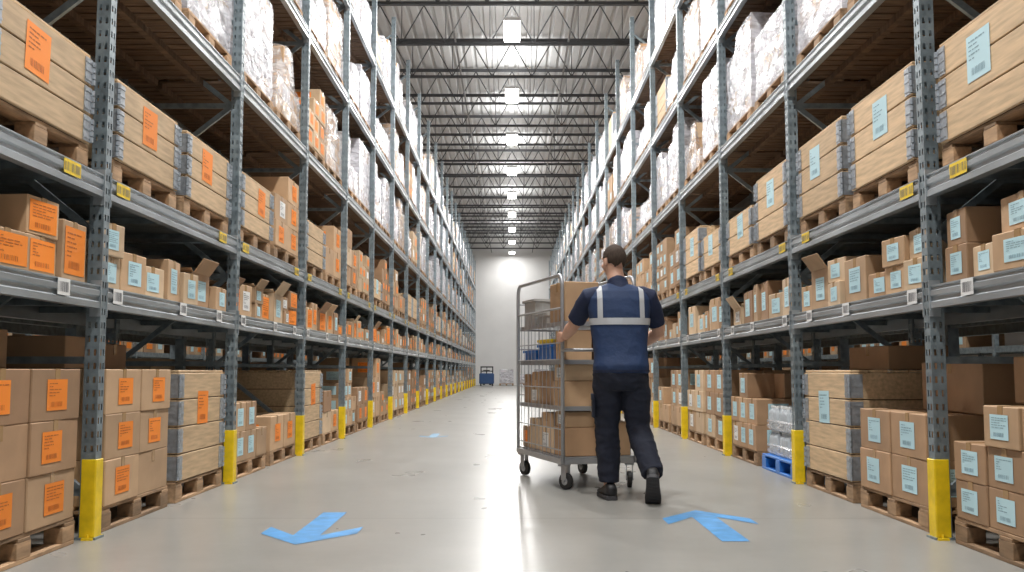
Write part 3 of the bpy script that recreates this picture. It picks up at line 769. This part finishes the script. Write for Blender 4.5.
WL=GL+Vector((.012,-.105,.0)); WR=GR+Vector((.03,-.10,.015))
body=MB()
body.rings([ell(cx,cy,z,rx,ry) for z,cx,cy,rx,ry in TOR])
body.tube([zs(p) for p in ((0,.08,1.46),(-.012,.095,1.53),(-.025,.12,1.60),(-.03,.125,1.66))],[.078,.066,.062,.062],16)
HY=Matrix.Rotation(math.radians(30),3,'Z')@Matrix.Rotation(math.radians(-4),3,'X'); HC=Vector((-.032,.135,1.685*ZS))
def H(p): return HC+HY@Vector(p)
body.ball(HC+HY@Vector((0,-.012,.018)),(.079,.095,.1),18,mat=HY)
body.ball(H((0,.02,-.045)),(.064,.07,.07),14,mat=HY)
body.ball(H((0,.055,-.085)),(.03,.03,.025),10,mat=HY)
body.tube([H((0,.082,.02)),H((0,.105,-.02)),H((0,.095,-.032))],[.009,.016,.012],10)
for q in (-1,1):
    body.ball(H((q*.079,-.008,-.012)),(.012,.020,.034),10,mat=HY)
    body.ball(H((q*.04,.07,-.03)),(.02,.02,.02),8,mat=HY)
    body.ball(H((q*.032,.078,.03)),(.026,.014,.009),8,mat=HY)
body.ball(H((0,.086,-.058)),(.026,.012,.008),8,mat=HY)
def arm(Sh,El,Wr): body.tube([zs(p) for p in (Sh,Sh.lerp(El,.35),Sh.lerp(El,.75),El,El.lerp(Wr,.3),El.lerp(Wr,.75),Wr)],[.062,.058,.051,.046,.049,.036,.029],14); body.ball(zs(Sh),.065)
arm(SHL,EL,WL); arm(SHR,ER,WR)
def hand(W,G,a,f,n):
    g=Vector(zs(G)); w=Vector(zs(W)); a=Vector(a); f=Vector(f); n=Vector(n)
    def Q(pa,pf,pn): return g+a*pa+f*pf+n*pn
    for k,o_ in enumerate((.031,.0105,-.0105,-.031)):
        L=(.95,1.05,1.0,.82)[k]
        body.tube([w.lerp(g,.15)+a*o_*.5,Q(o_*.9,-.05,.012),Q(o_,-.02,.026)],[.015,.014,.012],8)
        body.tube([Q(o_,-.026,.026),Q(o_,.006,.034*L),Q(o_,.028*L,.018),Q(o_,.027*L,-.008),Q(o_,.012,-.024*L)],[.0105,.0098,.009,.0085,.007],8)
    body.tube([w.lerp(g,.2),Q(.012,-.055,-.014),Q(.028,-.02,-.03),Q(.035,.008,-.030),Q(.038,.022,-.016)],[.016,.015,.0115,.0105,.008],8)
    body.ball(Q(0,-.055,.004),(.02,.036,.03) if abs(a.z)>.5 else (.036,.036,.018),10)
hand(WL,GL,(0,0,1),(0,1,0),(-1,0,0)); hand(WR,GR,(-wv.x,-wv.y,0),(uv.x,uv.y,0),(0,0,1))
HL=Vector((-.088,-.005,.88)); KL=Vector((-.095,.07,.49)); AL=Vector((-.085,.04,.09))
HR=Vector((.088,-.005,.88)); KR=Vector((.125,.03,.49)); AR=Vector((.190,-.285,.185))
def leg(h,k,a): body.tube([zs(p) for p in (h,h.lerp(k,.5),k,k.lerp(a,.3),k.lerp(a,.75),a)],[.098,.08,.058,.06,.044,.04],14)
leg(HL,KL,AL); leg(HR,KR,AR)
body.tube([(-.085,0,.06),(-.085,.08,.05),(-.085,.19,.035)],[.036,.038,.03],10)
body.tube([(.19,-.285,.17),(.19,-.245,.10),(.19,-.22,.05)],[.036,.036,.03],10)
BD=bake('body',body,.0062,3,M_skin,PE)
for q in (-1,1):
    e=MB(); e.ball(H((q*.032,.084,.012)),(.012,.008,.007),10,mat=HY); e.build('eye',M_wh,BD,smooth=True)
hb=bmesh.new(); bmesh.ops.create_uvsphere(hb,u_segments=56,v_segments=40,radius=1)
for v in hb.verts: v.co=Vector((v.co.x*.0835,v.co.y*.1-.014,v.co.z*.104+.018))
kill=[v for v in hb.verts if (v.co.y>.03 and v.co.z<.055+ .25*(v.co.y-.03)) or v.co.z<-.046+.012*math.cos(v.co.x*90) or (abs(v.co.x)>.06 and v.co.y>-.03 and v.co.z<.012)]
bmesh.ops.delete(hb,geom=kill,context='VERTS')
for v in hb.verts:
    t=noise.noise(v.co*45)*.003; v.co+=v.co.normalized()*t; v.co=H(v.co)
bmesh.ops.recalc_face_normals(hb,faces=hb.faces)
hm_=bpy.data.meshes.new('hair'); hb.to_mesh(hm_); hb.free(); hm_.materials.append(M_hair); hm_.polygons.foreach_set('use_smooth',[True]*len(hm_.polygons))
ho=ob('hair',hm_,PE); sd=ho.modifiers.new('s','SOLIDIFY'); sd.thickness=.012; sd.offset=-1
sh=MB(); sh.rings([ell(cx,cy,z,rx+.014,ry+.012) for z,cx,cy,rx,ry in TOR[2:-1]])
def sleeve(S,E):
    e2=S.lerp(E,.78); q=math.copysign(1,S.x)
    sh.tube([zs(p) for p in (S+Vector((-q*.12,0,.030)),S+Vector((-q*.05,0,.016)),S,S.lerp(E,.3),S.lerp(E,.6),e2)],[.055,.068,.076,.073,.068,.067],18)
sleeve(SHL,EL); sleeve(SHR,ER)
sh.tube([zs(p) for p in ((0,.075,1.46),(-.01,.09,1.525),(-.012,.098,1.545))],[.088,.076,.073],18)
bake('shirt',sh,.008,7,M_shirt,PE,.007,10)
vs=MB(); VT=[(.875,0,-.008,.198,.158)]+[(z,cx,cy,rx+.028,ry+.026) for z,cx,cy,rx,ry in TOR[2:9]]
vs.rings([ell(cx,cy,z,rx,ry) for z,cx,cy,rx,ry in VT]+[ell(0,.085,1.495,.13,.085),ell(0,.09,1.513,.088,.07)])
VO=bake('vest',vs,.009,5,M_vest,PE,.009,6,.8)
me=VO.data; bv=BVHTree.FromPolygons([v.co.copy() for v in me.vertices],[tuple(p.vertices) for p in me.polygons])
def band(name,rows,parent,mat,off=.005):
    b=MB(); grid=[]
    for row in rows:
        g=[]
        for o_,d in row:
            hit=bv.ray_cast(Vector(o_),Vector(d)); 
            g.append((hit[0]-Vector(d)*off) if hit[0] is not None else None)
        grid.append(g)
    for i in range(len(grid)-1):
        for j in range(len(grid[i])-1):
            q=[grid[i][j],grid[i+1][j],grid[i+1][j+1],grid[i][j+1]]
            if all(p is not None for p in q): b.quad(q)
    o=b.build(name,mat,parent,recalc=False); return o
def hband(z0,z1,name='reflective_band',mat=None,off=.005):
    rows=[]
    for k in range(61):
        a=2*PI*k/60; d=Vector((-math.cos(a),-math.sin(a),0)); rows.append([(Vector((0,.05,z_))-d*.5,d) for z_ in (z0,(z0+z1)/2,z1)])
    return band(name,rows,VO,mat or M_refl,off)
hband(1.215*ZS,1.262*ZS); hband(.885*ZS,.90*ZS,'hem',M_shirt,.003)
for xx in (-.15,.15):
    rows=[]
    for k in range(33):
        out=Vector((0,-math.cos(math.radians(k*5.0)),math.sin(math.radians(k*5.0))))
        cz=Vector((0,.06,1.245*ZS)); rows.append([(cz+Vector((x_,0,0))+out*.5,-out) for x_ in (xx-.018,xx,xx+.018)])
    band('reflective_band',rows,VO,M_refl)
tr=MB(); tr.rings([ell(0,-.01,.76,.15,.11),ell(0,-.015,.82,.180,.138),ell(0,-.015,.88,.188,.146),ell(0,-.01,.95,.178,.136),ell(0,0,.985,.17,.125)])
def tleg(h,k,a,end): tr.tube([zs(p) for p in (h,h.lerp(k,.45),k,k.lerp(a,.35),k.lerp(a,.7),end)],[.113,.104,.086,.086,.078,.075],18)
tleg(HL,KL,AL,KL.lerp(AL,.93)); tleg(HR,KR,AR,KR.lerp(AR,.95))
TO=bake('trousers',tr,.009,4,M_trous,PE,.015,8,1.5)
pk=MB(); pk.cbox((-.195,.03,.66),(.02,.13,.17),.008); pk.cbox((-.200,.03,.725),(.018,.14,.05),.006); pk.build('cargo_pocket',M_trous,TO)
def shoe(M4):
    s1=MB(); secs=[(-.095,.022,.03,.085),(-.085,.034,.02,.10),(-.04,.038,.02,.12),(.01,.040,.02,.115),(.06,.043,.02,.085),(.12,.049,.02,.066),(.17,.046,.02,.058),(.20,.03,.02,.048),(.212,.012,.022,.036)]
    rg=[]
    for y,w,z0,z1 in secs:
        r_=[]
        for j in range(18):
            a=2*PI*j/18; c=math.cos(a); s_=math.sin(a); zc=(z0+z1)/2; hh=(z1-z0)/2
            r_.append(M4@Vector((w*1.1*math.copysign(abs(c)**.8,c),y,zc+hh*math.copysign(abs(s_)**.8,s_))))
        rg.append(r_)
    s1.rings(rg); o=s1.build('shoe',M_shoe,PE,smooth=True)
    so=MB(); out=[(-.1,.022),(-.09,.038),(-.04,.045),(.01,.045),(.06,.048),(.12,.056),(.17,.054),(.205,.036),(.218,.014)]
    ol=[(w,y) for y,w in out]+[(-w,y) for y,w in out[::-1]]
    so.rings([[M4@Vector((x,y,z)) for x,y in ol] for z in (0,.028)])
    for k in range(9): 
        yy=-.08+k*.034; so.box(M4@Vector((0,yy,.0)),(.06,.012,.006),0,M4.to_3x3())
    so.build('sole',M_sole,o)
shoe(Matrix.Translation((-.085,.04,.003))@Matrix.Rotation(math.radians(8),4,'Z'))
shoe(Matrix.Translation((.190,-.225,.006))@Matrix.Rotation(math.radians(-8),4,'Z')@Matrix.Rotation(math.radians(-46),4,'X')@Matrix.Translation((0,-.17,0)))
# ------------------------------------------------------------------ world / camera
w=bpy.data.worlds.new('World'); bpy.context.scene.world=w; w.use_nodes=True
w.node_tree.nodes['Background'].inputs[0].default_value=(.95,.97,1,1); w.node_tree.nodes['Background'].inputs[1].default_value=.34
cd=bpy.data.cameras.new('Camera'); cam=bpy.data.objects.new('Camera',cd); C.objects.link(cam)
cd.sensor_width=36; cd.lens=1000/1024*36; cd.clip_end=300
cam.location=(0,0,.91); cam.rotation_euler=(math.radians(90+4.86),0,0)
bpy.context.scene.camera=cam
print('objects',len(bpy.data.objects))
